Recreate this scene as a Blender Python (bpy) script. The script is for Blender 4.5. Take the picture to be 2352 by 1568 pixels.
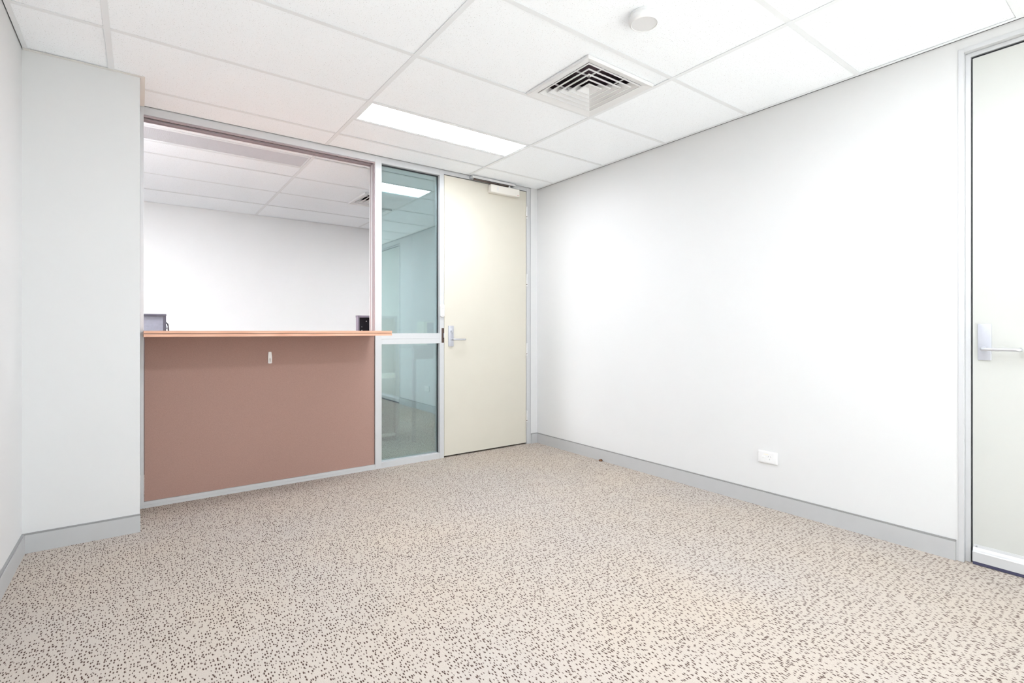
import bpy, bmesh, math, random
from mathutils import Vector, Matrix
random.seed(7)
for o in list(bpy.data.objects): bpy.data.objects.remove(o, do_unlink=True)
SC = bpy.context.scene
COL = SC.collection

# ------------------------------------------------------------------ camera
YAW = 0.6350
F_PX, HORIZON, CAM_Z = 1159.8, 759.3, 1.0613
cam_d = bpy.data.cameras.new('camera'); cam = bpy.data.objects.new('camera', cam_d); COL.objects.link(cam)
cam.location = (0, 0, CAM_Z); cam.rotation_euler = (math.pi/2, 0, -YAW)
cam_d.sensor_fit = 'HORIZONTAL'; cam_d.sensor_width = 36.0
cam_d.lens = 36.0*F_PX/2352.0
cam_d.shift_y = (HORIZON-784.0)/2352.0
cam_d.clip_start = 0.02; cam_d.clip_end = 60
SC.camera = cam

# ------------------------------------------------------------------ world / exposure
W = bpy.data.worlds.new('overcast_sky'); SC.world = W; W.use_nodes = True
bg = W.node_tree.nodes['Background']
bg.inputs['Color'].default_value = (0.93, 0.96, 1.0, 1); bg.inputs['Strength'].default_value = 3.0
LAMP = 23.5           # emission of the room's ceiling panels
FILL_FAR = 122.0       # added unseen panels that brighten the reception room
sun_d = bpy.data.lights.new('sun', 'SUN'); sun = bpy.data.objects.new('sun', sun_d); COL.objects.link(sun)
sun_d.energy = 86.0; sun_d.angle = math.radians(0.6); sun_d.color = (0.84, 0.925, 1.0)
sun.location = (1.3, -6, 8); sun.rotation_euler = (math.radians(43), 0, math.radians(-26))      # high sun added through the added window; its floor bounce lifts the ceiling
SC.view_settings.view_transform = 'Standard'; SC.view_settings.look = 'None'
SC.view_settings.gamma = 1.0; SC.view_settings.use_curve_mapping = False
SC.view_settings.exposure = 0.22
SC.cycles.max_bounces = 9; SC.cycles.diffuse_bounces = 7; SC.cycles.glossy_bounces = 4
SC.cycles.transmission_bounces = 8; SC.cycles.transparent_max_bounces = 8

# ------------------------------------------------------------------ dimensions (metres)
H = 2.40                       # ceiling
XL, XR = -0.453, 3.044         # side walls
YP, PT = 3.731, 0.11           # partition front face, thickness
YB = 3.319                     # front face of the wall pier on the left
YBACK = -2.60                  # wall behind the camera
YFAR = 6.48                    # reception room far wall
XFL, XFR = -1.70, 3.044        # reception room side walls
GX = [-0.118+1.199*i for i in range(-2, 3)]
GY = [3.472-0.6048*j for j in range(-5, 9)]

# ------------------------------------------------------------------ materials
def lin(c):
    c = c/255.0
    return c/12.92 if c <= 0.04045 else ((c+0.055)/1.055)**2.4
def rgb(r, g, b): return (lin(r), lin(g), lin(b), 1)
MATS = {}
def mat(name, color, rough=0.6, metal=0.0, spec=0.5, noise=0.0, nscale=40.0, bump=0.0, bscale=200.0, emit=None):
    m = bpy.data.materials.new(name); m.use_nodes = True; nt = m.node_tree
    b = nt.nodes['Principled BSDF']
    b.inputs['Base Color'].default_value = color; b.inputs['Roughness'].default_value = rough
    b.inputs['Metallic'].default_value = metal; b.inputs['Specular IOR Level'].default_value = spec
    geo = nt.nodes.new('ShaderNodeNewGeometry')
    if noise > 0:
        n = nt.nodes.new('ShaderNodeTexNoise'); n.inputs['Scale'].default_value = nscale; n.inputs['Detail'].default_value = 3
        nt.links.new(geo.outputs['Position'], n.inputs['Vector'])
        r = nt.nodes.new('ShaderNodeMapRange'); r.inputs['From Min'].default_value = 0.25; r.inputs['From Max'].default_value = 0.75
        r.inputs['To Min'].default_value = 1-noise; r.inputs['To Max'].default_value = 1+noise
        nt.links.new(n.outputs['Fac'], r.inputs['Value'])
        mx = nt.nodes.new('ShaderNodeVectorMath'); mx.operation = 'SCALE'; mx.inputs[0].default_value = color[:3]
        nt.links.new(r.outputs[0], mx.inputs['Scale']); nt.links.new(mx.outputs[0], b.inputs['Base Color'])
    if bump > 0:
        n2 = nt.nodes.new('ShaderNodeTexNoise'); n2.inputs['Scale'].default_value = bscale
        nt.links.new(geo.outputs['Position'], n2.inputs['Vector'])
        bp = nt.nodes.new('ShaderNodeBump'); bp.inputs['Strength'].default_value = bump; bp.inputs['Distance'].default_value = 0.002
        nt.links.new(n2.outputs['Fac'], bp.inputs['Height']); nt.links.new(bp.outputs[0], b.inputs['Normal'])
    if emit:
        b.inputs['Emission Color'].default_value = emit[0]; b.inputs['Emission Strength'].default_value = emit[1]
    MATS[name] = m
    return m

mat('wall_paint', (0.655, 0.655, 0.655, 1), 0.75, spec=0.2, noise=0.006, nscale=3, bump=0.03, bscale=350)
mat('tee_paint', (0.79, 0.81, 0.83, 1), 0.5, spec=0.3)
mat('angle_paint', (0.74, 0.72, 0.69, 1), 0.6, spec=0.3)
mat('aluminium', (0.565, 0.57, 0.58, 1), 0.42, metal=0.15, noise=0.01, nscale=30)
mat('aluminium_dark', (0.36, 0.31, 0.32, 1), 0.5, metal=0.1)
mat('aluminium_groove', (0.42, 0.42, 0.43, 1), 0.6)
mat('skirting', (0.455, 0.457, 0.462, 1), 0.5, noise=0.015, nscale=15)
mat('skirting_edge', (0.27, 0.27, 0.27, 1), 0.5)
mat('door_cream', (0.60, 0.57, 0.495, 1), 0.45, spec=0.4, noise=0.012, nscale=5)
mat('door_white', (0.53, 0.535, 0.51, 1), 0.45, spec=0.4, noise=0.008, nscale=5)
mat('laminate_panel', (0.365, 0.225, 0.188, 1), 0.6, spec=0.3, noise=0.16, nscale=420)
mat('satin_chrome', (0.62, 0.63, 0.67, 1), 0.28, metal=0.75)
mat('satin_plate', (0.50, 0.51, 0.56, 1), 0.45, metal=0.35, noise=0.02, nscale=200)
mat('steel_track', (0.72, 0.72, 0.72, 1), 0.3, metal=0.4)
mat('bronze', (0.16, 0.08, 0.045, 1), 0.18, metal=0.85)
mat('lock_brown', (0.10, 0.065, 0.055, 1), 0.5, metal=0.4)
mat('rubber_black', (0.012, 0.012, 0.016, 1), 0.6)
mat('rubber_blue', (0.05, 0.05, 0.10, 1), 0.5)
mat('void_dark', (0.02, 0.012, 0.014, 1), 0.9)
mat('plenum_duct', (0.13, 0.09, 0.11, 1), 0.8, noise=0.5, nscale=14)
mat('plastic_white', (0.74, 0.74, 0.74, 1), 0.4)
mat('plastic_grey', (0.70, 0.70, 0.71, 1), 0.45)
mat('plastic_cream', (0.76, 0.73, 0.68, 1), 0.45)
mat('print_grey', (0.35, 0.35, 0.36, 1), 0.6)
mat('print_red', (0.62, 0.30, 0.30, 1), 0.6)
mat('hook_white', (0.84, 0.83, 0.82, 1), 0.4)
mat('cabinet_grey', (0.16, 0.16, 0.195, 1), 0.55, noise=0.08, nscale=60)
mat('cabinet_dark', (0.045, 0.042, 0.058, 1), 0.5)
mat('bookcase_rim', (0.24, 0.20, 0.25, 1), 0.55)
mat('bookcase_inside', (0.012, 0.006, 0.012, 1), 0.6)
mat('pin_metal', (0.7, 0.62, 0.66, 1), 0.3, metal=0.5)
mat('shelf_pale', (0.86, 0.74, 0.62, 1), 0.6)
mat('box_cream', (0.88, 0.87, 0.68, 1), 0.6)
mat('box_teal', (0.17, 0.27, 0.31, 1), 0.6)
mat('desk_grey', (0.30, 0.30, 0.30, 1), 0.6)
mat('lens_grey', (0.55, 0.55, 0.58, 1), 0.35)
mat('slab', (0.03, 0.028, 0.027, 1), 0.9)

def wood_mat():
    m = bpy.data.materials.new('wood_laminate'); m.use_nodes = True; nt = m.node_tree; b = nt.nodes['Principled BSDF']
    geo = nt.nodes.new('ShaderNodeNewGeometry'); mp = nt.nodes.new('ShaderNodeMapping')
    mp.inputs['Scale'].default_value = (6, 30, 260)
    nt.links.new(geo.outputs['Position'], mp.inputs['Vector'])
    n = nt.nodes.new('ShaderNodeTexNoise'); n.inputs['Scale'].default_value = 1.0; n.inputs['Detail'].default_value = 4
    nt.links.new(mp.outputs[0], n.inputs['Vector'])
    r = nt.nodes.new('ShaderNodeValToRGB'); r.color_ramp.elements[0].position = 0.3; r.color_ramp.elements[1].position = 0.72
    r.color_ramp.elements[0].color = (0.56, 0.27, 0.17, 1); r.color_ramp.elements[1].color = (0.78, 0.47, 0.335, 1)
    nt.links.new(n.outputs['Fac'], r.inputs['Fac']); nt.links.new(r.outputs['Color'], b.inputs['Base Color'])
    b.inputs['Roughness'].default_value = 0.45
    MATS['wood_laminate'] = m
wood_mat()

def math_node(nt, op, a, b=None, c=None):
    n = nt.nodes.new('ShaderNodeMath'); n.operation = op
    for i, v in enumerate((a, b, c)):
        if v is None: continue
        if isinstance(v, (int, float)): n.inputs[i].default_value = v
        else: nt.links.new(v, n.inputs[i])
    return n.outputs[0]

def carpet_mat():
    m = bpy.data.materials.new('carpet_flecked'); m.use_nodes = True; nt = m.node_tree; b = nt.nodes['Principled BSDF']
    L = nt.links
    geo = nt.nodes.new('ShaderNodeNewGeometry')
    wob = nt.nodes.new('ShaderNodeTexNoise'); wob.inputs['Scale'].default_value = 9; wob.inputs['Detail'].default_value = 2
    L.new(geo.outputs['Position'], wob.inputs['Vector'])
    add = nt.nodes.new('ShaderNodeVectorMath'); add.operation = 'MULTIPLY_ADD'
    add.inputs[1].default_value = (0.006, 0.006, 0); L.new(wob.outputs['Color'], add.inputs[0]); L.new(geo.outputs['Position'], add.inputs[2])
    def layer(sx, sy, off, rad_lo, rad_hi, keep):
        mp = nt.nodes.new('ShaderNodeMapping'); mp.inputs['Scale'].default_value = (1/sx, 1/sy, 0); mp.inputs['Location'].default_value = off
        L.new(add.outputs[0], mp.inputs['Vector'])
        v = nt.nodes.new('ShaderNodeTexVoronoi'); v.voronoi_dimensions = '2D'; v.inputs['Scale'].default_value = 1.0; v.inputs['Randomness'].default_value = 0.88
        L.new(mp.outputs[0], v.inputs['Vector'])
        sep = nt.nodes.new('ShaderNodeSeparateColor'); L.new(v.outputs['Color'], sep.inputs[0])
        rad = math_node(nt, 'MULTIPLY_ADD', sep.outputs[0], rad_hi-rad_lo, rad_lo)
        soft = math_node(nt, 'SUBTRACT', rad, v.outputs['Distance'])
        soft = math_node(nt, 'MULTIPLY', soft, 7.0); 
        cl = nt.nodes.new('ShaderNodeClamp'); L.new(soft, cl.inputs[0])
        on = math_node(nt, 'LESS_THAN', sep.outputs[1], keep)
        return math_node(nt, 'MULTIPLY', cl.outputs[0], on)
    s1 = layer(0.0086, 0.0205, (0, 0, 0), 0.21, 0.37, 0.78)
    s2 = layer(0.016, 0.040, (3.3, 7.1, 0), 0.12, 0.22, 0.40)
    spots = math_node(nt, 'MAXIMUM', s1, s2)
    # pile colour: slow staining + fine fibre
    big = nt.nodes.new('ShaderNodeTexNoise'); big.inputs['Scale'].default_value = 1.3; big.inputs['Detail'].default_value = 3
    L.new(geo.outputs['Position'], big.inputs['Vector'])
    rb = nt.nodes.new('ShaderNodeValToRGB'); rb.color_ramp.elements[0].position = 0.35; rb.color_ramp.elements[1].position = 0.68
    rb.color_ramp.elements[0].color = (0.44, 0.395, 0.358, 1); rb.color_ramp.elements[1].color = (0.46, 0.40, 0.343, 1)
    L.new(big.outputs['Fac'], rb.inputs['Fac'])
    fib = nt.nodes.new('ShaderNodeTexNoise'); fib.inputs['Scale'].default_value = 330; fib.inputs['Detail'].default_value = 2
    L.new(geo.outputs['Position'], fib.inputs['Vector'])
    fr = nt.nodes.new('ShaderNodeMapRange'); fr.inputs['From Min'].default_value = 0.3; fr.inputs['From Max'].default_value = 0.7
    fr.inputs['To Min'].default_value = 0.86; fr.inputs['To Max'].default_value = 1.12; L.new(fib.outputs['Fac'], fr.inputs['Value'])
    sc = nt.nodes.new('ShaderNodeVectorMath'); sc.operation = 'SCALE'; L.new(rb.outputs['Color'], sc.inputs[0]); L.new(fr.outputs[0], sc.inputs['Scale'])
    mix = nt.nodes.new('ShaderNodeMix'); mix.data_type = 'RGBA'; L.new(spots, mix.inputs['Factor'])
    L.new(sc.outputs[0], mix.inputs['A']); mix.inputs['B'].default_value = (0.07, 0.042, 0.034, 1)
    L.new(mix.outputs['Result'], b.inputs['Base Color'])
    b.inputs['Roughness'].default_value = 0.95; b.inputs['Specular IOR Level'].default_value = 0.1
    h = math_node(nt, 'SUBTRACT', fib.outputs['Fac'], spots)
    bp = nt.nodes.new('ShaderNodeBump'); bp.inputs['Strength'].default_value = 0.25; bp.inputs['Distance'].default_value = 0.002
    L.new(h, bp.inputs['Height']); L.new(bp.outputs[0], b.inputs['Normal'])
    MATS['carpet_flecked'] = m
carpet_mat()

def tile_mat():
    m = bpy.data.materials.new('mineral_fibre_tile'); m.use_nodes = True; nt = m.node_tree; b = nt.nodes['Principled BSDF']; L = nt.links
    geo = nt.nodes.new('ShaderNodeNewGeometry')
    def pits(sx, sy, off, lo, hi, keep):
        mp = nt.nodes.new('ShaderNodeMapping'); mp.inputs['Scale'].default_value = (1/sx, 1/sy, 0); mp.inputs['Location'].default_value = off
        L.new(geo.outputs['Position'], mp.inputs['Vector'])
        v = nt.nodes.new('ShaderNodeTexVoronoi'); v.voronoi_dimensions = '2D'; v.inputs['Scale'].default_value = 1.0
        L.new(mp.outputs[0], v.inputs['Vector'])
        sep = nt.nodes.new('ShaderNodeSeparateColor'); L.new(v.outputs['Color'], sep.inputs[0])
        rad = math_node(nt, 'MULTIPLY_ADD', sep.outputs[0], hi-lo, lo)
        s = math_node(nt, 'MULTIPLY', math_node(nt, 'SUBTRACT', rad, v.outputs['Distance']), 9.0)
        cl = nt.nodes.new('ShaderNodeClamp'); L.new(s, cl.inputs[0])
        return math_node(nt, 'MULTIPLY', cl.outputs[0], math_node(nt, 'LESS_THAN', sep.outputs[1], keep))
    p = math_node(nt, 'MAXIMUM', pits(0.011, 0.011, (0, 0, 0), 0.06, 0.2, 0.4), pits(0.006, 0.006, (5, 2, 0), 0.1, 0.22, 0.35))
    f = math_node(nt, 'MULTIPLY', p, 0.55)
    mix = nt.nodes.new('ShaderNodeMix'); mix.data_type = 'RGBA'; L.new(f, mix.inputs['Factor'])
    mix.inputs['A'].default_value = (0.925, 0.955, 0.985, 1); mix.inputs['B'].default_value = (0.36, 0.355, 0.35, 1)
    L.new(mix.outputs['Result'], b.inputs['Base Color']); b.inputs['Roughness'].default_value = 0.9; b.inputs['Specular IOR Level'].default_value = 0.1
    bp = nt.nodes.new('ShaderNodeBump'); bp.invert = True; bp.inputs['Strength'].default_value = 0.3; bp.inputs['Distance'].default_value = 0.002
    L.new(p, bp.inputs['Height']); L.new(bp.outputs[0], b.inputs['Normal'])
    MATS['mineral_fibre_tile'] = m
tile_mat()

def emission_mat(name, color, strength):
    m = bpy.data.materials.new(name); m.use_nodes = True; nt = m.node_tree; nt.nodes.clear()
    e = nt.nodes.new('ShaderNodeEmission'); e.inputs[0].default_value = color; e.inputs[1].default_value = strength
    o = nt.nodes.new('ShaderNodeOutputMaterial'); nt.links.new(e.outputs[0], o.inputs[0]); MATS[name] = m
emission_mat('lamp_diffuser', (0.925, 0.965, 1.02, 1), LAMP)
emission_mat('lamp_diffuser_front', (0.925, 0.965, 1.02, 1), LAMP*1.2)
emission_mat('fill_diffuser_far', (0.97, 0.97, 1.0, 1), FILL_FAR)

def sidelight_glass():
    m = bpy.data.materials.new('tinted_film_glass'); m.use_nodes = True; nt = m.node_tree; nt.nodes.clear()
    o = nt.nodes.new('ShaderNodeOutputMaterial')
    g = nt.nodes.new('ShaderNodeBsdfGlossy'); g.inputs['Color'].default_value = (0.78, 0.89, 0.91, 1); g.inputs['Roughness'].default_value = 0.02
    t = nt.nodes.new('ShaderNodeBsdfRefraction'); t.inputs['Color'].default_value = (0.55, 0.68, 0.68, 1)
    t.inputs['IOR'].default_value = 1.25; t.inputs['Roughness'].default_value = 0.13
    mx = nt.nodes.new('ShaderNodeMixShader'); mx.inputs[0].default_value = 0.42
    nt.links.new(t.outputs[0], mx.inputs[1]); nt.links.new(g.outputs[0], mx.inputs[2]); nt.links.new(mx.outputs[0], o.inputs[0])
    MATS['tinted_film_glass'] = m
sidelight_glass()
def clear_glass():
    m = bpy.data.materials.new('clear_glass'); m.use_nodes = True; nt = m.node_tree; nt.nodes.clear()
    o = nt.nodes.new('ShaderNodeOutputMaterial'); t = nt.nodes.new('ShaderNodeBsdfTransparent'); t.inputs[0].default_value = (0.94, 0.96, 0.95, 1)
    g = nt.nodes.new('ShaderNodeBsdfGlossy'); g.inputs['Roughness'].default_value = 0.0
    mx = nt.nodes.new('ShaderNodeMixShader'); mx.inputs[0].default_value = 0.05; nt.links.new(t.outputs[0], mx.inputs[1]); nt.links.new(g.outputs[0], mx.inputs[2])
    nt.links.new(mx.outputs[0], o.inputs[0]); MATS['clear_glass'] = m
clear_glass()

# ------------------------------------------------------------------ geometry helpers
def box(bm, x0, x1, y0, y1, z0, z1):
    x0, x1 = sorted((x0, x1)); y0, y1 = sorted((y0, y1)); z0, z1 = sorted((z0, z1))
    v = [bm.verts.new(p) for p in ((x0,y0,z0),(x1,y0,z0),(x1,y1,z0),(x0,y1,z0),(x0,y0,z1),(x1,y0,z1),(x1,y1,z1),(x0,y1,z1))]
    for f in ((3,2,1,0),(4,5,6,7),(0,1,5,4),(1,2,6,5),(2,3,7,6),(3,0,4,7)): bm.faces.new([v[i] for i in f])
def bxs(*boxes, bevel=0.0, seg=2):
    bm = bmesh.new()
    for b in boxes: box(bm, *b)
    if bevel > 0:
        bmesh.ops.bevel(bm, geom=list(bm.edges), offset=bevel, segments=seg, affect='EDGES', profile=0.5)
    return bm
def prism(pts, axis, a0, a1, bm=None):
    """pts: 2-D outline in the two other axes (cyclic order), extruded along axis from a0 to a1"""
    bm = bm or bmesh.new(); n = len(pts)
    def mk(p, a):
        return {'x': (a, p[0], p[1]), 'y': (p[0], a, p[1]), 'z': (p[0], p[1], a)}[axis]
    lo = [bm.verts.new(mk(p, a0)) for p in pts]; hi = [bm.verts.new(mk(p, a1)) for p in pts]
    bm.faces.new(lo); bm.faces.new(hi)
    for i in range(n): bm.faces.new((lo[i], lo[(i+1) % n], hi[(i+1) % n], hi[i]))
    bmesh.ops.recalc_face_normals(bm, faces=bm.faces); return bm
def lathe(profile, center, seg=48, bm=None):
    """profile: (radius, z) list, around z axis"""
    bm = bm or bmesh.new(); rings = []
    for r, z in profile:
        if r < 1e-6: rings.append([bm.verts.new((center[0], center[1], center[2]+z))])
        else: rings.append([bm.verts.new((center[0]+r*math.cos(2*math.pi*k/seg), center[1]+r*math.sin(2*math.pi*k/seg), center[2]+z)) for k in range(seg)])
    for a, b in zip(rings, rings[1:]):
        for k in range(seg):
            k2 = (k+1) % seg
            if len(a) == 1 and len(b) == 1: continue
            if len(a) == 1: bm.faces.new((a[0], b[k], b[k2]))
            elif len(b) == 1: bm.faces.new((a[k], b[0], a[k2]))
            else: bm.faces.new((a[k], b[k], b[k2], a[k2]))
    bmesh.ops.recalc_face_normals(bm, faces=bm.faces); return bm
def tube(path, r, seg=16, bm=None):
    bm = bm or bmesh.new(); path = [Vector(p) for p in path]; rings = []
    up = Vector((0, 0, 1))
    for i, p in enumerate(path):
        d = (path[min(i+1, len(path)-1)]-path[max(i-1, 0)]).normalized()
        a = d.cross(up); a = a.normalized() if a.length > 1e-4 else Vector((1, 0, 0)); b = d.cross(a).normalized()
        rings.append([bm.verts.new(p+a*r*math.cos(2*math.pi*k/seg)+b*r*math.sin(2*math.pi*k/seg)) for k in range(seg)])
    for a, b in zip(rings, rings[1:]):
        for k in range(seg): bm.faces.new((a[k], a[(k+1) % seg], b[(k+1) % seg], b[k]))
    bm.faces.new(rings[0]); bm.faces.new(rings[-1])
    bmesh.ops.recalc_face_normals(bm, faces=bm.faces); return bm
def frame_ring(bm, o, i, z_o0, z_i0, z_o1, z_i1):
    """square ring: o,i = (x0,x1,y0,y1) outer / inner outlines; lower z (outer, inner) and upper z (outer, inner)"""
    def loop(q, z): return [bm.verts.new(p) for p in ((q[0],q[2],z),(q[1],q[2],z),(q[1],q[3],z),(q[0],q[3],z))]
    a, b, c, d = loop(o, z_o0), loop(i, z_i0), loop(i, z_i1), loop(o, z_o1)
    for s, t in ((a, b), (b, c), (c, d), (d, a)):
        for k in range(4): bm.faces.new((s[k], s[(k+1) % 4], t[(k+1) % 4], t[k]))
    bmesh.ops.recalc_face_normals(bm, faces=bm.faces)

ORG = {}
def world_org(o):
    return ORG.get(o.name, Vector((0, 0, 0))) if o else Vector((0, 0, 0))
def obj(name, bm, material, parent=None, smooth=False, org=None):
    """bm is in world coordinates; the object sits at its parent's origin (or at org)"""
    base = world_org(parent); org = Vector(org) if org is not None else base
    bm.transform(Matrix.Translation(-org))
    me = bpy.data.meshes.new(name); bm.to_mesh(me); bm.free()
    me.materials.append(MATS[material])
    if smooth:
        for p in me.polygons: p.use_smooth = True
    o = bpy.data.objects.new(name, me); COL.objects.link(o)
    o.parent = parent; o.location = org-base; ORG[o.name] = org
    if smooth:
        md = o.modifiers.new('edge_split', 'EDGE_SPLIT'); md.split_angle = math.radians(38)
    return o
def thing(name, org, label=None, cat=None, group=None, kind=None):
    o = bpy.data.objects.new(name, None); COL.objects.link(o); o.location = org; ORG[o.name] = Vector(org); o.empty_display_size = 0.1
    tag(o, label, cat, group, kind); return o
def tag(o, label=None, cat=None, group=None, kind=None):
    for k, v in (('label', label), ('category', cat), ('group', group), ('kind', kind)):
        if v: o[k] = v
    return o
def struct(name, bm, material, label, org=None, smooth=False):
    o = obj(name, bm, material, None, smooth, org); tag(o, label, 'wall' if name.startswith('wall') else name.split('_')[0], None, 'structure'); return o

# ================================================================== STRUCTURE
struct('floor', bxs((XFL-0.1, XFR+0.25, YBACK-0.15, YFAR+0.12, -0.12, 0.0)), 'carpet_flecked', 'beige carpet with small dark brown flecks covering the floor')

WT = 0.10; TOP = H+0.16
# right wall with the opening of the second door
D2Y0, D2Y1, D2Z = -0.275, 0.635, 2.335
bm = bxs((XR, XR+WT, D2Y1+0.0202, YP+PT, 0, TOP), (XR, XR+WT, YBACK, D2Y0-0.0202, 0, TOP), (XR, XR+WT, D2Y0-0.0202, D2Y1+0.0202, D2Z+0.0202, TOP))
struct('wall_right', bm, 'wall_paint', 'long plain white wall on the right with a power outlet low down')
struct('wall_left', bxs((XL-WT, XL, YBACK, YB, 0, TOP)), 'wall_paint', 'narrow strip of white wall at the left edge of the picture')
struct('wall_front_left', bxs((XL-WT, 0.0, YB, YP+PT, 0, TOP)), 'wall_paint', 'white wall pier beside the reception hatch')
struct('wall_front_right', bxs((2.966, XR, YP-0.004, YP+PT, 0, TOP)), 'wall_paint', 'narrow white wall strip between the cream door frame and the corner')
# back wall with an added window (behind the viewpoint)
BW = (-0.25, 2.85, 0.25, 2.30)
bm = bxs((XL-WT, BW[0], YBACK-0.15, YBACK, 0, TOP), (BW[1], XR+WT, YBACK-0.15, YBACK, 0, TOP), (BW[0], BW[1], YBACK-0.15, YBACK, 0, BW[2]), (BW[0], BW[1], YBACK-0.15, YBACK, BW[3], TOP))
struct('wall_back', bm, 'wall_paint', 'white wall with an added wide window behind the viewpoint')
# reception room shell
struct('wall_far', bxs((XFL-WT, XFR+WT, YFAR, YFAR+0.1, 0, TOP)), 'wall_paint', 'plain white far wall of the reception room seen through the hatch')
struct('wall_reception_left', bxs((XFL-WT, XFL, YP+PT, YFAR, 0, TOP)), 'wall_paint', 'white left wall of the reception room')
struct('wall_reception_right', bxs((XFR, XFR+WT, YP+PT, YFAR, 0, TOP)), 'wall_paint', 'white right wall of the reception room behind the tinted glass')
struct('wall_reception_near', bxs((XFL-WT, XL-WT, YP, YP+PT, 0, TOP)), 'wall_paint', 'white wall of the reception room beside the pier')
struct('wall_above_partition', bxs((0.0, 2.966, YP+0.012, YP+PT-0.012, H+0.002, TOP)), 'wall_paint', 'bulkhead above the partition head rail')

# ------------------------------------------------------------------ ceilings: slab, tiles, tees, angles
ceil1 = struct('ceiling', bxs((XL-WT, XR+WT, YBACK-0.15, YP+PT/2, TOP, TOP+0.1)), 'slab', 'white suspended tile ceiling of the room')
ceil2 = struct('ceiling', bxs((XFL-WT, XFR+WT, YP+PT/2, YFAR+0.1, TOP, TOP+0.1)), 'slab', 'white suspended tile ceiling of the reception room beyond the hatch')
TW, TGAP, TTH = 0.024, 0.003, 0.015
TCACHE = {}
def tile(x0, x1, y0, y1, parent, hole=None, notch=None):
    jit = random.choice((0, 0, 0, 0.0008, 0.0016))
    key = (round(x1-x0, 3), round(y1-y0, 3)) if hole is None and notch is None else None
    c = ((x0+x1)/2, (y0+y1)/2, H+TGAP+jit)
    if key and key in TCACHE:
        o = bpy.data.objects.new('ceiling_tile', TCACHE[key]); COL.objects.link(o); o.parent = parent; o.location = Vector(c)-world_org(parent); return
    if hole: h = hole; bm = bxs((x0, h[0], y0, y1, c[2], c[2]+TTH), (h[1], x1, y0, y1, c[2], c[2]+TTH), (h[0], h[1], y0, h[2], c[2], c[2]+TTH), (h[0], h[1], h[3], y1, c[2], c[2]+TTH))
    elif notch: bm = bxs((x0, x1, y0, notch[1], c[2], c[2]+TTH), (notch[0], x1, notch[1], y1, c[2], c[2]+TTH))
    else: bm = bxs((x0, x1, y0, y1, c[2], c[2]+TTH))
    o = obj('ceiling_tile', bm, 'mineral_fibre_tile', parent, org=c)
    if key: TCACHE[key] = o.data
def main_tee(x, y0, y1, parent):
    obj('main_tee', bxs((x-TW/2, x+TW/2, y0, y1, H, H+0.0015), (x-0.001, x+0.001, y0, y1, H+0.0015, H+0.04)), 'tee_paint', parent)
def cross_tee(y, x0, x1, parent):
    obj('cross_tee', bxs((x0, x1, y-TW/2, y+TW/2, H+0.0004, H+0.0017), (x0, x1, y-0.001, y+0.001, H+0.0017, H+0.04)), 'tee_paint', parent)
E_ = 0.0035   # web clearance of a tile
def grid(parent, xa, xb, ya, yb, special, cut=None, wall_gap=0.005, side_gap=0.015):
    xs = [xa+side_gap]+[g for g in GX if xa+0.03 < g < xb-0.03]+[xb-side_gap]
    ys = [ya+wall_gap]+sorted(g for g in GY if ya+0.03 < g < yb-0.03)+[yb-wall_gap]
    for x in xs[1:-1]:
        main_tee(x, ya+wall_gap, (cut[1]-0.0 if cut and x < cut[0] else yb-wall_gap), parent)
    for i in range(len(xs)-1):
        for j in range(len(ys)-1):
            x0 = xs[i]+(E_ if i > 0 else 0); x1 = xs[i+1]-(E_ if i < len(xs)-2 else 0)
            y0 = ys[j]+(E_ if j > 0 else 0); y1 = ys[j+1]-(E_ if j < len(ys)-2 else 0)
            cx, cy = (xs[i]+xs[i+1])/2, (ys[j]+ys[j+1])/2
            clip = cut and cx < cut[0]
            if j > 0 and not (clip and ys[j] > cut[1]): 
                xx0 = xs[i]+(TW/2 if i > 0 else 0); xx1 = xs[i+1]-(TW/2 if i < len(xs)-2 else 0)
                if cut and not clip and xs[i] < cut[0] and ys[j] > cut[1]: xx0 = cut[0]+0.022
                cross_tee(ys[j], xx0, xx1, parent)
            done = False
            for (sx, sy, fn) in special:
                if abs(cx-sx) < 0.4 and abs(cy-sy) < 0.25: fn(x0, x1, y0, y1, parent); done = True
            if done: continue
            if clip:
                if y0 > cut[1]: continue
                y1 = min(y1, cut[1]-0.004)
            if cut and not clip and xs[i] < cut[0]:
                if y0 > cut[1]: x0 = cut[0]+0.006
                elif y1 > cut[1]:
                    tile(x0, x1, y0, y1, parent, notch=(cut[0]+0.006, cut[1]-0.004)); continue
            tile(x0, x1, y0, y1, parent)
def light_cell(half, with_tee=True):
    def fn(x0, x1, y0, y1, parent):
        ym = (y0+y1)/2
        if half == 'low': tile(x0, x1, ym+E_, y1, parent)
        else: tile(x0, x1, y0, ym-E_, parent)
        cross_tee(ym, x0-E_+TW/2, x1+E_-TW/2, parent)
    return fn
VENT1 = (1.752, 2.248, 1.752, 2.240)
VENT2 = (1.752, 2.248, 4.776, 5.264)
def vent_cell(v):
    return lambda x0, x1, y0, y1, parent: tile(x0, x1, y0, y1, parent, hole=(v[0]+0.03, v[1]-0.03, v[2]+0.03, v[3]-0.03))
ceil_mid = lambda c, r: ((GX[c]+GX[c+1])/2, r)
grid(ceil1, XL, XR, YBACK, YP, [(1.68, 3.17, light_cell('low')), (1.68, 0.75, light_cell('low')), (0.48, 0.75, light_cell('low')), (0.48, -1.67, light_cell('low')), (1.68, 1.96, vent_cell(VENT1))], cut=(0.0, YB))
grid(ceil2, XFL, XFR, YP+PT, YFAR, [(0.48, 4.38, light_cell('low')), (-0.72, 4.38, light_cell('low')), (2.66, 4.38, lambda x0, x1, y0, y1, p: tile(x0, 2.658, y0, y1, p)), (1.68, 4.98, vent_cell(VENT2))])
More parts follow.
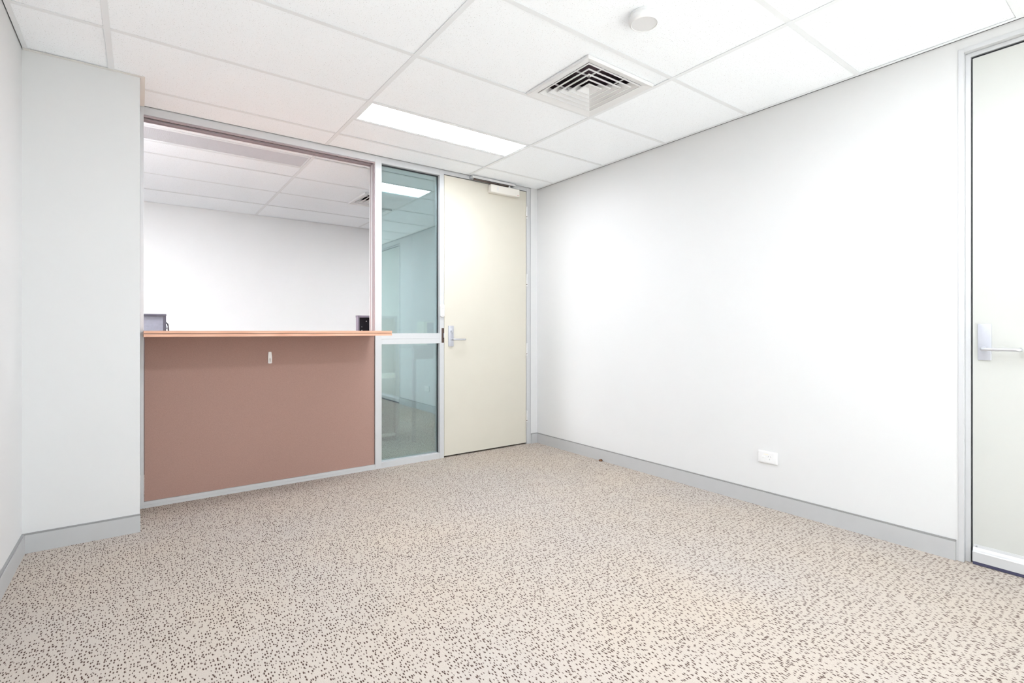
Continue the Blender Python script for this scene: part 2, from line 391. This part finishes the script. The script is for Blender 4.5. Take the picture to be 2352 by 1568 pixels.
# wall angles that show as their own strip around the pier; plain angles set off from the wall elsewhere
obj('wall_angle', bxs((XL+0.004, 0.022, YB-0.022, YB-0.0005, H-0.0006, H+0.001)), 'angle_paint', ceil1)
obj('wall_angle', bxs((0.0005, 0.022, YB-0.0005, YP-0.001, H-0.0006, H+0.001)), 'angle_paint', ceil1)
obj('wall_angle', bxs((XR-0.026, XR-0.006, YBACK+0.01, YP-0.01, H+0.0008, H+0.0022)), 'tee_paint', ceil1)
obj('painted_shadow_gap', bxs((XR-0.0058, XR-0.0002, YBACK+0.01, YP-0.006, H+0.0006, H+0.004)), 'slab', ceil1)  # dark strip fills the gap and paints its shadow line
obj('wall_angle', bxs((XL+0.005, XL+0.024, YBACK+0.01, YB-0.023, H+0.0008, H+0.0022)), 'tee_paint', ceil1)
obj('wall_angle', bxs((XFL+0.01, XFR-0.01, YFAR-0.026, YFAR-0.005, H+0.0008, H+0.0022)), 'tee_paint', ceil2)

# ------------------------------------------------------------------ skirtings
def skirting(name, axis, a0, a1, face, sgn, label, h=0.093, t=0.012):
    """aluminium skirting: plate with a small recessed dark top lip"""
    pts = [(face, 0), (face+sgn*t, 0), (face+sgn*t, h-0.007), (face+sgn*(t-0.004), h-0.007), (face+sgn*(t-0.004), h), (face, h)]
    bm = prism(pts, axis, a0, a1) if axis == 'y' else prism(pts, 'x', a0, a1)
    o = struct(name, bm, 'skirting', label)
    lip = bmesh.new()
    if axis == 'y': box(lip, face, face+sgn*(t-0.0025), a0, a1, h-0.006, h+0.0008)
    else: box(lip, a0, a1, face, face+sgn*(t-0.0025), h-0.006, h+0.0008)
    obj('top_lip', lip, 'skirting_edge', o)
    return o
skirting('baseboard_right', 'y', 0.662, YP-0.004-0.0125, XR, -1, 'grey skirting along the foot of the right wall')
skirting('baseboard_left', 'y', YBACK, YB-0.0125, XL, 1, 'grey skirting at the foot of the left wall strip')
skirting('baseboard_front_left', 'x', XL+0.0005, 0.002, YB, -1, 'grey skirting at the foot of the white pier')
skirting('baseboard_front_right', 'x', 2.968, XR-0.0005, YP-0.004, -1, 'short grey skirting beside the cream door')
skirting('baseboard_far', 'x', XFL, XFR, YFAR, -1, 'grey skirting of the reception room far wall')

# ------------------------------------------------------------------ partition framing
fr = thing('trim_1', (1.4, YP, 0), 'pale grey aluminium partition framing around hatch, tinted sidelight and cream door', 'frame', None, 'structure')
P1, P2a, P2b, P3a, P3b, JR0, JR1 = 0.018, 1.449, 1.501, 2.003, 2.044, 2.916, 2.963
HB = 2.353
def part(name, m, parent, *boxes, bevel=0.0, smooth=False):
    return obj(name, bxs(*boxes, bevel=bevel), m, parent, smooth)
part('post', 'aluminium', fr, (0.0006, P1, YP, YP+PT, 0, H), bevel=0.0012)
part('post', 'aluminium', fr, (P2a, P2b, YP, YP+PT, 0, H), bevel=0.0012)
part('post', 'aluminium', fr, (P3a, P3b, YP, YP+PT, 0, H), bevel=0.0012)
part('groove', 'aluminium_groove', fr, (P3a+0.0035, P3a+0.0047, YP-0.0006, YP+0.002, 0.0, H-0.001))
part('post', 'aluminium', fr, (JR0+0.003, JR1, YP, YP+PT, 0, H), bevel=0.0012)
part('groove', 'aluminium_groove', fr, (JR1-0.002, JR1+0.002, YP-0.003, YP+0.03, 0.0, H-0.001))
part('head_rail', 'aluminium', fr, (P1, P2a, YP+0.0006, YP+0.042, HB, H), (P1, P2a, YP+0.052, YP+PT, HB, H), (P1, P2a, YP+0.042, YP+0.052, HB+0.02, H), bevel=0.0008)
part('head_rail', 'aluminium', fr, (P2b, P3a, YP+0.0006, YP+PT, HB, H), bevel=0.001)
part('head_rail', 'aluminium', fr, (P3b, JR0+0.003, YP+0.0006, YP+PT, 2.369, H), bevel=0.001)
part('bottom_rail', 'aluminium', fr, (P1, P2a, YP+0.0006, YP+PT, 0, 0.018), bevel=0.0008)
part('bottom_rail', 'aluminium', fr, (P1, P2a, YP+0.0006, YP+PT, 0.0186, 0.038), bevel=0.0008)
part('bottom_rail', 'aluminium', fr, (P2b, P3a, YP+0.0006, YP+PT, 0, 0.046), bevel=0.001)
for z0, z1 in ((0.957, 0.997), (0.9978, 1.041)):
    part('transom_rail', 'aluminium', fr, (P2b, P3a, YP+0.001, YP+PT, z0, z1), bevel=0.001)
# steel strike plate let into the lock-side post
sp = part('strike_plate', 'lock_brown', fr, (P3b-0.023, P3b-0.0002, YP-0.0012, YP+0.002, 0.961, 1.083))
part('strike_hole', 'void_dark', sp, (P3b-0.012, P3b-0.004, YP-0.0018, YP+0.001, 0.995, 1.045))
part('strike_tongue', 'satin_chrome', sp, (P3b-0.006, P3b+0.001, YP-0.005, YP-0.0012, 1.003, 1.042), bevel=0.0008)

# ------------------------------------------------------------------ hatch (open window with tracks)
w2 = thing('window_2', (0.73, YP+0.06, 1.061), 'open reception hatch with dark upper track and jamb channels above the counter', 'window', None, 'structure')
part('upper_track', 'aluminium_dark', w2, (P1, P2a, YP+0.006, YP+0.040, HB-0.004, HB-0.0005), (P1, P2a, YP+0.054, YP+PT-0.006, HB-0.004, HB-0.0005), (P1, P2a, YP+0.006, YP+0.010, HB-0.009, HB-0.004), (P1, P2a, YP+0.054, YP+0.058, HB-0.012, HB-0.004), (P1, P2a, YP+PT-0.012, YP+PT-0.006, HB-0.012, HB-0.004))
part('track_slot', 'void_dark', w2, (P1+0.001, P2a-0.001, YP+0.0425, YP+0.0515, HB-0.0032, HB+0.0195))
part('jamb_channel', 'aluminium_dark', w2, (P2a-0.004, P2a-0.0005, YP+0.006, YP+0.034, 1.062, HB-0.012), (P2a-0.010, P2a-0.0005, YP+0.030, YP+0.034, 1.062, HB-0.012))
part('jamb_channel', 'aluminium', w2, (P2a-0.005, P2a-0.0005, YP+0.040, YP+0.072, 1.062, HB-0.012))
part('jamb_channel', 'aluminium_dark', w2, (P2a-0.006, P2a-0.0005, YP+0.076, YP+0.084, 1.062, HB-0.012))
part('jamb_channel', 'aluminium', w2, (P2a-0.005, P2a-0.0005, YP+0.090, YP+PT-0.002, 1.062, HB-0.012))

# ------------------------------------------------------------------ tinted sidelight
w1 = thing('window_1', (1.75, YP+0.04, 0), 'narrow teal tinted glass sidelight between the hatch and the cream door', 'window', None, 'structure')
GYP = YP+0.036
for nm, z0, z1 in (('upper_pane', 1.0412, HB), ('lower_pane', 0.0462, 0.9568)):
    part(nm, 'tinted_film_glass', w1, (P2b+0.001, P3a-0.001, GYP, GYP+0.006, z0, z1))
    g = 0.006
    part('gasket', 'rubber_black', w1, (P3a-g, P3a-0.0005, GYP-0.006, GYP-0.0004, z0, z1))
    if nm == 'upper_pane': part('gasket', 'rubber_black', w1, (P2b, P3a-g, GYP-0.006, GYP-0.0004, z1-0.008, z1-0.0005))
    else: part('gasket', 'aluminium', w1, (P2b, P3a-g, GYP-0.006, GYP-0.0004, z0+0.0004, z0+0.004))

# ------------------------------------------------------------------ cream door
d1 = thing('door_1', (2.48, YP, 0), 'cream flush door with lever handle and overhead closer in the corner', 'door', None, 'structure')
part('door_leaf', 'door_cream', d1, (P3b+0.003, JR0-0.001, YP+0.001, YP+0.041, 0.014, 2.362), bevel=0.0012)
part('door_stop', 'rubber_black', d1, (P3b+0.0005, JR0+0.0025, YP+0.046, YP+0.06, 0.0, 2.3685))
for z0, z1 in ((2.112, 2.222), (1.478, 1.592), (0.83, 0.944), (0.206, 0.312)):
    hg = obj('hinge', tube([(JR0+0.001, YP-0.006, z0+0.018), (JR0+0.001, YP-0.006, z1)], 0.0065, 12), 'steel_track', d1, True)
    obj('hinge_tip', tube([(JR0+0.001, YP-0.006, z0), (JR0+0.001, YP-0.006, z0+0.012)], 0.0068, 12), 'steel_track', hg, True)
    obj('hinge_gap', tube([(JR0+0.001, YP-0.006, z0+0.012), (JR0+0.001, YP-0.006, z0+0.018)], 0.004, 10), 'bronze', hg, True)

def arc_path(pts, r, n=6):
    """polyline with rounded corners"""
    pts = [Vector(p) for p in pts]; out = [pts[0]]
    for a, b, c in zip(pts, pts[1:], pts[2:]):
        u, v = (a-b).normalized(), (c-b).normalized()
        for k in range(n+1):
            t = k/n; p0 = b+u*r; p1 = b+v*r
            out.append((1-t)**2*p0+2*t*(1-t)*b+t*t*p1)
    out.append(pts[-1]); return out
def rounded_plate(axis, c0, c1, z0, z1, f0, f1, r=0.004):
    b = (c0, c1, f0, f1, z0, z1) if axis == 'y' else (f0, f1, c0, c1, z0, z1)
    return bxs(b, bevel=r, seg=3)
h1 = obj('lock_plate', rounded_plate('y', 2.083, 2.133, 0.930, 1.103, YP-0.008, YP+0.0008, 0.002), 'satin_plate', d1, True)
obj('lever', tube(arc_path([(2.112, YP-0.007, 0.988), (2.112, YP-0.052, 0.988), (2.224, YP-0.052, 0.988), (2.224, YP-0.018, 0.988)], 0.012), 0.0075, 16), 'satin_chrome', h1, True)
obj('lever_rose', tube([(2.112, YP-0.008, 0.988), (2.112, YP-0.016, 0.988)], 0.011, 20), 'satin_chrome', h1, True)
obj('lock_cylinder', tube([(2.112, YP-0.007, 1.055), (2.112, YP-0.014, 1.055)], 0.012, 20), 'satin_chrome', h1, True)
obj('turn_snib', bxs((2.104, 2.120, YP-0.026, YP-0.014, 1.050, 1.062), bevel=0.003), 'satin_chrome', h1, True)
obj('indicator_slot', bxs((2.098, 2.121, YP-0.0095, YP-0.0079, 1.073, 1.078), bevel=0.0005), 'plastic_white', h1)
# overhead closer
cl = obj('closer_body', bxs((2.484, 2.800, YP-0.050, YP+0.0008, 2.283, 2.352), bevel=0.006, seg=3), 'plastic_cream', d1, True)
obj('cover_plate', bxs((2.488, 2.796, YP-0.0512, YP-0.049, 2.287, 2.348), bevel=0.0008), 'plastic_cream', cl)
obj('adjuster_cap', bxs((2.548, 2.562, YP-0.0518, YP-0.051, 2.305, 2.335)), 'plastic_grey', cl)
obj('maker_mark', bxs((2.772, 2.788, YP-0.0518, YP-0.051, 2.291, 2.296)), 'print_red', cl)
ct = obj('slide_track', bxs((2.295, 2.752, YP-0.048, YP-0.030, 2.374, 2.394), bevel=0.001), 'steel_track', fr)
obj('track_bracket', bxs((2.290, 2.312, YP-0.030, YP+0.001, 2.372, 2.396), (2.735, 2.752, YP-0.030, YP+0.001, 2.372, 2.396)), 'satin_chrome', ct)
obj('track_slot', bxs((2.31, 2.74, YP-0.043, YP-0.034, 2.3735, 2.376)), 'void_dark', ct)
obj('end_screw', tube([(2.30, YP-0.048, 2.388), (2.30, YP-0.0492, 2.388)], 0.003, 10), 'satin_chrome', ct, True)
obj('end_screw', tube([(2.745, YP-0.048, 2.388), (2.745, YP-0.0492, 2.388)], 0.003, 10), 'satin_chrome', ct, True)
ca = obj('closer_arm', bxs((2.315, 2.70, YP-0.044, YP-0.026, 2.361, 2.367), bevel=0.001), 'lock_brown', cl)
obj('arm_pivot', tube([(2.69, YP-0.033, 2.352), (2.69, YP-0.033, 2.368)], 0.012, 20), 'steel_track', ca, True)
obj('arm_roller', tube([(2.322, YP-0.038, 2.362), (2.322, YP-0.038, 2.374)], 0.008, 14), 'lock_brown', ca, True)

# ------------------------------------------------------------------ second door in the right wall
d2 = thing('door_2', (XR, 0.18, 0), 'off-white flush door with lever handle at the right edge', 'door', None, 'structure')
JW = 0.020
# proud architrave face, step, inner jamb
f2 = part('door_frame', 'aluminium', d2, (XR-0.004, XR+WT, 0.635, 0.655, 0, 2.355), (XR-0.004, XR+WT, D2Y0-0.02, D2Y0, 0, 2.355), (XR-0.004, XR+WT, D2Y0, 0.635, 2.335, 2.355), bevel=0.0008)
part('inner_jamb', 'aluminium', f2, (XR+0.024, XR+WT-0.001, 0.6165, 0.6348, 0, 2.334), (XR+0.024, XR+WT-0.001, D2Y0+0.0002, D2Y0+0.0185, 0, 2.334), (XR+0.024, XR+WT-0.001, D2Y0+0.0185, 0.6165, 2.316, 2.334), bevel=0.0005)
part('seal', 'rubber_black', f2, (XR+0.036, XR+0.05, 0.611, 0.6164, 0, 2.3155), (XR+0.036, XR+0.05, D2Y0+0.019, 0.611, 2.309, 2.3155))
part('door_leaf', 'door_white', d2, (XR+0.026, XR+0.064, D2Y0+0.022, 0.6105, 0.012, 2.306), bevel=0.001)
# drop seal along the foot of the door
XD = XR+0.026
ds = obj('drop_seal', prism([(XD+0.0004, 0.088), (XD-0.003, 0.088), (XD-0.005, 0.076), (XD-0.011, 0.066), (XD-0.019, 0.061), (XD-0.021, 0.058), (XD-0.021, 0.016), (XD+0.0004, 0.016)], 'y', D2Y0+0.03, 0.607), 'aluminium', d2)
part('seal_strip', 'rubber_blue', ds, (XD-0.019, XD-0.003, D2Y0+0.03, 0.606, 0.002, 0.0158))
obj('seal_screw', tube([(XD-0.003, 0.596, 0.081), (XD-0.0075, 0.596, 0.081)], 0.0035, 12), 'satin_chrome', ds, True)
h2 = obj('lock_plate', rounded_plate('x', 0.546, 0.592, 0.928, 1.092, XD-0.008, XD+0.0008, 0.0025), 'satin_plate', d2, True)
obj('lever', tube(arc_path([(XD-0.007, 0.571, 0.979), (XD-0.050, 0.571, 0.979), (XD-0.050, 0.452, 0.979), (XD-0.014, 0.452, 0.979)], 0.012), 0.0078, 18), 'satin_chrome', h2, True)
obj('lever_rose', tube([(XD-0.0075, 0.571, 0.979), (XD-0.013, 0.571, 0.979)], 0.011, 20), 'satin_chrome', h2, True)

# ------------------------------------------------------------------ unseen window added in the back wall to admit daylight
wb = thing('added_window', (1.3, YBACK-0.08, BW[2]), 'wide aluminium window added in the wall behind the viewpoint to fill the room with daylight', 'window', None, 'structure')
x0, x1, z0, z1 = BW
part('window_frame', 'aluminium', wb, (x0+0.001, x1-0.001, YBACK-0.1, YBACK-0.04, z0+0.0005, z0+0.05), (x0+0.001, x1-0.001, YBACK-0.1, YBACK-0.04, z1-0.05, z1-0.0005), (x0+0.001, x0+0.05, YBACK-0.1, YBACK-0.04, z0+0.05, z1-0.05), (x1-0.05, x1-0.001, YBACK-0.1, YBACK-0.04, z0+0.05, z1-0.05))
xm = [x0+0.05, x0+(x1-x0)/3, x0+2*(x1-x0)/3, x1-0.05]
for a in xm[1:-1]: part('mullion', 'aluminium', wb, (a-0.02, a+0.02, YBACK-0.1, YBACK-0.04, z0+0.05, z1-0.05))
for a, b in zip(xm, xm[1:]): part('pane', 'clear_glass', wb, (a+0.0005, b-0.0005, YBACK-0.073, YBACK-0.067, z0+0.0505, z1-0.0505))

# ================================================================== THINGS
# reception counter
YE, XE = 3.335, 1.417
rc = thing('reception_counter', (0.73, YP, 0), 'reception counter with wood-laminate top and pink-brown front panel below the hatch', 'counter')
pn = obj('front_panel', bxs((P1+0.004, P2a-0.0035, YP+0.010, YP+0.028, 0.0392, 1.0262)), 'laminate_panel', rc)
pn['label'] = 'dusty pink-brown laminate panel'
for a in (P1+0.0005, P2a-0.0032): obj('shadow_line', bxs((a, a+0.0028, YP+0.012, YP+0.02, 0.0392, 1.026)), 'lock_brown', pn)
wt = part('counter_top', 'wood_laminate', rc, (P1-0.002, XE, YE, YP-0.001, 1.0460, 1.0612), (P1+0.001, P2a-0.011, YP-0.001, YP+PT+0.22, 1.0460, 1.0612))
wt['label'] = 'wood-laminate counter top of two boards'
part('lower_board', 'wood_laminate', wt, (P1-0.002, XE, YE, YP-0.001, 1.0275, 1.0430), (P1+0.001, P2a-0.011, YP-0.001, YP+PT+0.22, 1.0275, 1.0430))
part('joint_strip', 'void_dark', wt, (P1, XE-0.006, YE+0.004, YP-0.002, 1.0430, 1.0460))

# hook on the panel
hk = thing('adhesive_hook', (0.711, YP+0.010, 0.84), 'small white adhesive hook stuck to the pink-brown counter panel', 'hook')
bmh = prism([(0.7015, 0.918), (0.7195, 0.918), (0.7235, 0.88), (0.7235, 0.843), (0.7205, 0.839), (0.7020, 0.839), (0.699, 0.843), (0.699, 0.88)], 'y', YP+0.002, YP+0.0098)
bmesh.ops.bevel(bmh, geom=list(bmh.edges), offset=0.0015, segments=2, affect='EDGES')
hb = obj('hook_plate', bmh, 'hook_white', hk, True)
obj('hook_curl', tube(arc_path([(0.712, YP+0.004, 0.872), (0.712, YP-0.010, 0.862), (0.712, YP-0.012, 0.852), (0.712, YP-0.012, 0.862)], 0.003, 4), 0.004, 10), 'hook_white', hk, True)

# white oval sensor on the post by the door
sn = thing('wireless_sensor', (2.024, YP, 1.17), 'white oval push-button sensor on the frame post beside the cream door', 'sensor')
def capsule(cx, cz, w, h, y0, y1, n=14, shrink=0.0025):
    def ring(s, y):
        r = w/2-s; hh = h/2-r-s; pts = []
        for k in range(n+1): a = math.pi*k/n; pts.append((cx+r*math.cos(a), y, cz+hh+r*math.sin(a)))
        for k in range(n+1): a = math.pi+math.pi*k/n; pts.append((cx+r*math.cos(a), y, cz-hh+r*math.sin(a)))
        return pts
    bm = bmesh.new(); loops = [[bm.verts.new(p) for p in ring(s, y)] for s, y in ((0, y1), (0, y0+shrink), (shrink*0.4, y0+shrink*0.4), (shrink, y0))]
    for a, b in zip(loops, loops[1:]):
        for k in range(len(a)): bm.faces.new((a[k], a[(k+1) % len(a)], b[(k+1) % len(a)], b[k]))
    bm.faces.new(loops[0]); bm.faces.new(loops[-1]); bmesh.ops.recalc_face_normals(bm, faces=bm.faces); return bm
sb = obj('casing', capsule(2.023, 1.229, 0.036, 0.112, YP-0.016, YP-0.0002), 'plastic_white', sn, True)
obj('button', capsule(2.024, 1.228, 0.022, 0.056, YP-0.0185, YP-0.0155, shrink=0.001), 'plastic_white', sn, True)
obj('print_mark', bxs((2.018, 2.028, YP-0.0188, YP-0.0183, 1.243, 1.2455)), 'print_grey', sn)
obj('indicator_light', bxs((2.020, 2.028, YP-0.0165, YP-0.0158, 1.186, 1.189)), 'print_grey', sn)

# power outlet
po = thing('power_outlet', (XR, 1.5315, 0.265), 'white single power outlet with rocker switch low on the right wall', 'outlet')
oc = (1.5315, 0.3005)
pl = obj('wall_plate', bxs((XR-0.011, XR-0.0002, oc[0]-0.0575, oc[0]+0.0575, oc[1]-0.0355, oc[1]+0.0355), bevel=0.0032, seg=3), 'plastic_white', po, True)
obj('insert', bxs((XR-0.0118, XR-0.0105, oc[0]-0.037, oc[0]+0.040, oc[1]-0.028, oc[1]+0.029), bevel=0.0005), 'plastic_white', po)
obj('insert_joint', bxs((XR-0.0113, XR-0.0108, oc[0]-0.0377, oc[0]+0.0407, oc[1]-0.0287, oc[1]+0.0297)), 'plastic_grey', po)
obj('rocker_switch', bxs((XR-0.0165, XR-0.0115, oc[0]+0.014, oc[0]+0.030, oc[1]-0.006, oc[1]+0.007), bevel=0.002, seg=3), 'plastic_white', po, True)
for dy, dz, ang in ((-0.006, 0.006, 30), (-0.020, 0.006, -30), (-0.013, -0.009, 0)):
    bm = bxs((-0.0003, 0.0003, -0.0012, 0.0012, -0.0042, 0.0042)); bm.transform(Matrix.Translation((XR-0.0119, oc[0]+dy, oc[1]+dz)) @ Matrix.Rotation(math.radians(ang), 4, 'X'))
    obj('pin_slot', bm, 'print_grey', po)
obj('rating_print', bxs((XR-0.0121, XR-0.0118, oc[0]-0.006, oc[0]+0.022, oc[1]+0.0155, oc[1]+0.0200)), 'shelf_pale', po)

# bronze door stop by the skirting
st = thing('floor_door_stop', (3.016, 2.875, 0), 'tiny shiny bronze door stop against the right-hand skirting', 'door stop')
obj('dome', lathe([(0.0, 0.019), (0.006, 0.0185), (0.011, 0.016), (0.0145, 0.011), (0.0155, 0.004), (0.0155, 0.0)], (3.0155, 2.876, 0.0), 28), 'bronze', st, True)
obj('base_ring', lathe([(0.0156, 0.0), (0.0165, 0.0005), (0.0165, 0.002), (0.0156, 0.0025)], (3.0155, 2.876, 0.0), 28), 'satin_chrome', st, True)

# smoke detector
sd = thing('smoke_detector', (1.722, 1.392, H), 'round white smoke detector on the ceiling near the air vent', 'smoke detector')
dc = (1.722, 1.392, H)
obj('base', lathe([(0.0, 0.0025), (0.057, 0.0025), (0.059, -0.001), (0.059, -0.012), (0.056, -0.013), (0.0, -0.013)], dc), 'plastic_white', sd, True)
obj('housing', lathe([(0.054, -0.012), (0.062, -0.0135), (0.0645, -0.018), (0.0645, -0.026), (0.062, -0.033), (0.058, -0.0385), (0.0545, -0.0405), (0.0525, -0.0395), (0.0525, -0.035)], dc), 'plastic_white', sd, True)
obj('sensing_face', lathe([(0.0, -0.0372), (0.040, -0.0374), (0.0524, -0.0378), (0.0524, -0.035)], dc), 'plastic_grey', sd, True)
for k in range(10):
    a = 2*math.pi*k/10
    bm = bxs((-0.006, 0.006, -0.0006, 0.0006, -0.0018, 0.0018)); bm.transform(Matrix.Translation((dc[0]+0.0592*math.cos(a), dc[1]+0.0592*math.sin(a), H-0.008)) @ Matrix.Rotation(a+math.pi/2, 4, 'Z'))
    obj('smoke_slot', bm, 'plastic_grey', sd)

# air diffusers
def diffuser(v, label, group):
    cx, cy = (v[0]+v[1])/2, (v[2]+v[3])/2
    t = thing('air_diffuser', (cx, cy, H), label, 'air vent', group)
    def sq(r): return (cx-r, cx+r, cy-r*(v[3]-v[2])/(v[1]-v[0]), cy+r*(v[3]-v[2])/(v[1]-v[0]))
    R = (v[1]-v[0])/2
    bm = bmesh.new(); frame_ring(bm, sq(R), sq(R-0.004), H-0.010, H-0.014, H+0.002, H+0.002)
    frame_ring(bm, sq(R-0.004), sq(R-0.044), H-0.014, H-0.004, H-0.011, H+0.0)
    obj('outer_frame', bm, 'plastic_white', t)
    radii = [R-0.052, R-0.091, R-0.130, R-0.169, R-0.204]
    for r in radii:
        bm = bmesh.new(); frame_ring(bm, sq(r), sq(r-0.033), H-0.006, H+0.022, H-0.0035, H+0.024)
        frame_ring(bm, sq(r+0.005), sq(r-0.001), H-0.0085, H-0.0085, H-0.0035, H-0.0035)
        obj('louvre', bm, 'plastic_white', t)
    obj('centre_plate', bxs((*sq(0.012), H+0.010, H+0.013)), 'plastic_white', t)
    for ang in (0, 90, 180, 270):
        for side in (-0.085, 0.085):
            bm = bxs((0.075, R-0.043, side-0.005, side+0.005, H+0.006, H+0.009))
            bm.transform(Matrix.Translation((cx, cy, 0)) @ Matrix.Rotation(math.radians(ang), 4, 'Z'))
            obj('support_strip', bm, 'plastic_grey', t)
    r = R-0.038
    q = sq(r)
    obj('plenum_box', bxs((q[0], q[0]+0.004, q[2], q[3], H+0.006, H+0.13), (q[1]-0.004, q[1], q[2], q[3], H+0.006, H+0.13), (q[0], q[1], q[2], q[2]+0.004, H+0.006, H+0.13), (q[0], q[1], q[3]-0.004, q[3], H+0.006, H+0.13), (q[0], q[1], q[2], q[3], H+0.13, H+0.134)), 'plenum_duct', t)
    return t
diffuser(VENT1, 'square white four-way air vent in the ceiling beside the smoke detector', 'square ceiling air vents')
diffuser(VENT2, 'square white air vent in the reception room ceiling seen through the hatch', 'square ceiling air vents')

# ceiling light panels
def light(x0, x1, y0, y1, label, lens='lamp_diffuser', ribs=False):
    t = thing('ceiling_light', ((x0+x1)/2, (y0+y1)/2, H), label, 'ceiling light', 'long ceiling light panels')
    bm = bmesh.new(); frame_ring(bm, (x0, x1, y0, y1), (x0+0.012, x1-0.012, y0+0.010, y1-0.010), H+0.0018, H+0.0018, H+0.03, H+0.03)
    obj('light_frame', bm, 'tee_paint', t)
    obj('housing', bxs((x0, x1, y0, y1, H+0.031, H+0.05)), 'tee_paint', t)
    if ribs:
        bm = bmesh.new(); n = 290; w = (x1-x0-0.024)/n; prev = None
        for k in range(2*n+1):
            x = x0+0.012+k*w/2; z = H+0.004+(0.0016 if k % 2 else 0.0)
            cur = (bm.verts.new((x, y0+0.010, z)), bm.verts.new((x, y1-0.010, z)))
            if prev: bm.faces.new((prev[0], prev[1], cur[1], cur[0]))
            prev = cur
        obj('prismatic_lens', bm, lens, t)
    else:
        obj('diffuser', bxs((x0+0.0122, x1-0.0122, y0+0.0102, y1-0.0102, H+0.003, H+0.008)), lens, t)
    return t
e = 0.0125
light(GX[3]+e, GX[4]-e, 2.867+e, 3.1694-e, 'lit rectangular ceiling light panel above the reception counter', 'lamp_diffuser_front')
light(GX[3]+e, GX[4]-e, 0.448+e, 0.7504-e, 'lit ceiling light panel overhead on the right, outside the picture')
light(GX[2]+e, GX[3]-e, 4.0768+e, 4.3792-e, 'unlit ribbed grey ceiling light in the reception room', 'lens_grey', True)
light(GX[1]+e, GX[2]-e, 4.0768+e, 4.3792-e, 'added fill light panel hidden at the near left of the reception room', 'fill_diffuser_far')  # unseen lamp added to brighten the reception room
light(2.66, XFR-0.03, 4.0768+e, 4.6816-e, 'added square fill light hidden behind the cream door', 'fill_diffuser_far')  # added out of sight to spread light through the reception room
light(GX[2]+e, GX[3]-e, 0.448+e, 0.7504-e, 'added ceiling light panel overhead on the left, outside the picture')  # unseen lamp added to strengthen direct light on the counter front
light(GX[2]+e, GX[3]-e, -1.9712+e, -1.6688-e, 'added ceiling light panel behind the viewpoint')  # unseen lamp added for frontal light on the partition

# ------------------------------------------------------------------ reception room furniture
fc = thing('filing_cabinet', (-0.05, 4.82, 0), 'grey filing cabinet at the left end of the hatch', 'cabinet')
part('body', 'cabinet_grey', fc, (-0.30, 0.140, 4.605, 5.05, 0.0, 1.172))
part('top', 'cabinet_dark', fc, (-0.31, 0.160, 4.595, 5.06, 1.1725, 1.187), bevel=0.001)
part('corner_strip', 'cabinet_dark', fc, (0.1405, 0.158, 4.598, 5.05, 0.0, 1.172))
obj('handle', tube(arc_path([(0.158, 4.66, 1.125), (0.172, 4.66, 1.11), (0.178, 4.66, 1.02), (0.158, 4.66, 1.0)], 0.006, 4), 0.0045, 10), 'cabinet_dark', fc, True)
obj('latch', bxs((0.1585, 0.170, 4.65, 4.67, 1.075, 1.098), bevel=0.002), 'satin_chrome', fc, True)

bk = thing('open_bookcase', (1.81, 4.63, 0), 'shallow dark open bookcase at the right end of the hatch', 'bookcase')
BX0, BX1, BY0, BY1, BZ = 1.622, 2.006, 4.60, 4.655, 1.203
part('side_panel', 'bookcase_rim', bk, (BX0, BX0+0.014, BY0, BY1, 0, BZ-0.0185))
part('side_panel', 'bookcase_rim', bk, (BX1-0.014, BX1, BY0, BY1, 0, BZ-0.0185))
part('top_panel', 'bookcase_rim', bk, (BX0-0.003, BX1+0.003, BY0-0.004, BY1, BZ-0.018, BZ))
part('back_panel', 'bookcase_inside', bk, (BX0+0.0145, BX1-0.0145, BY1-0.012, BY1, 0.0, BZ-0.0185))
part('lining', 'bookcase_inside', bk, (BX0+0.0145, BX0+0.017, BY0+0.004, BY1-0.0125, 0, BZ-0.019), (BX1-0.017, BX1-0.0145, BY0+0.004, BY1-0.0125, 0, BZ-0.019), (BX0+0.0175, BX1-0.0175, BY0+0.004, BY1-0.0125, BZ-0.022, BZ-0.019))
for z in (0.606, 0.05): part('shelf', 'shelf_pale', bk, (BX0+0.0175, BX1-0.0175, BY0+0.002, BY1-0.0125, z, z+0.045 if z > 0.3 else z+0.02))
for x, z, r in ((1.715, 1.150, 0.0055), (1.672, 1.098, 0.003), (1.672, 1.065, 0.003)):
    obj('shelf_pin', tube([(x, BY1-0.0125, z), (x, BY1-0.020, z)], r, 12), 'pin_metal', bk, True)

dk = thing('side_desk', (2.45, 4.55, 0), 'dark grey side desk behind the tinted sidelight', 'desk')
part('desk_top', 'desk_grey', dk, (2.06, 2.96, 4.36, 4.84, 0.895, 0.925), bevel=0.002)
part('apron', 'desk_grey', dk, (2.09, 2.93, 4.40, 4.42, 0.79, 0.8945))
for x in (2.09, 2.90):
    for y in (4.42, 4.80): part('leg', 'desk_grey', dk, (x, x+0.03, y+0.001, y+0.03, 0, 0.8945))
sbx = thing('storage_box', (2.36, 4.47, 0.925), 'cream-edged blue-grey box on the desk behind the tinted glass', 'box')
part('box_body', 'box_teal', sbx, (2.225, 2.50, 4.405, 4.55, 0.9252, 1.142))
part('box_edge', 'box_cream', sbx, (2.195, 2.2248, 4.40, 4.55, 0.9252, 1.1505), (2.2248, 2.50, 4.40, 4.55, 1.1422, 1.1505))
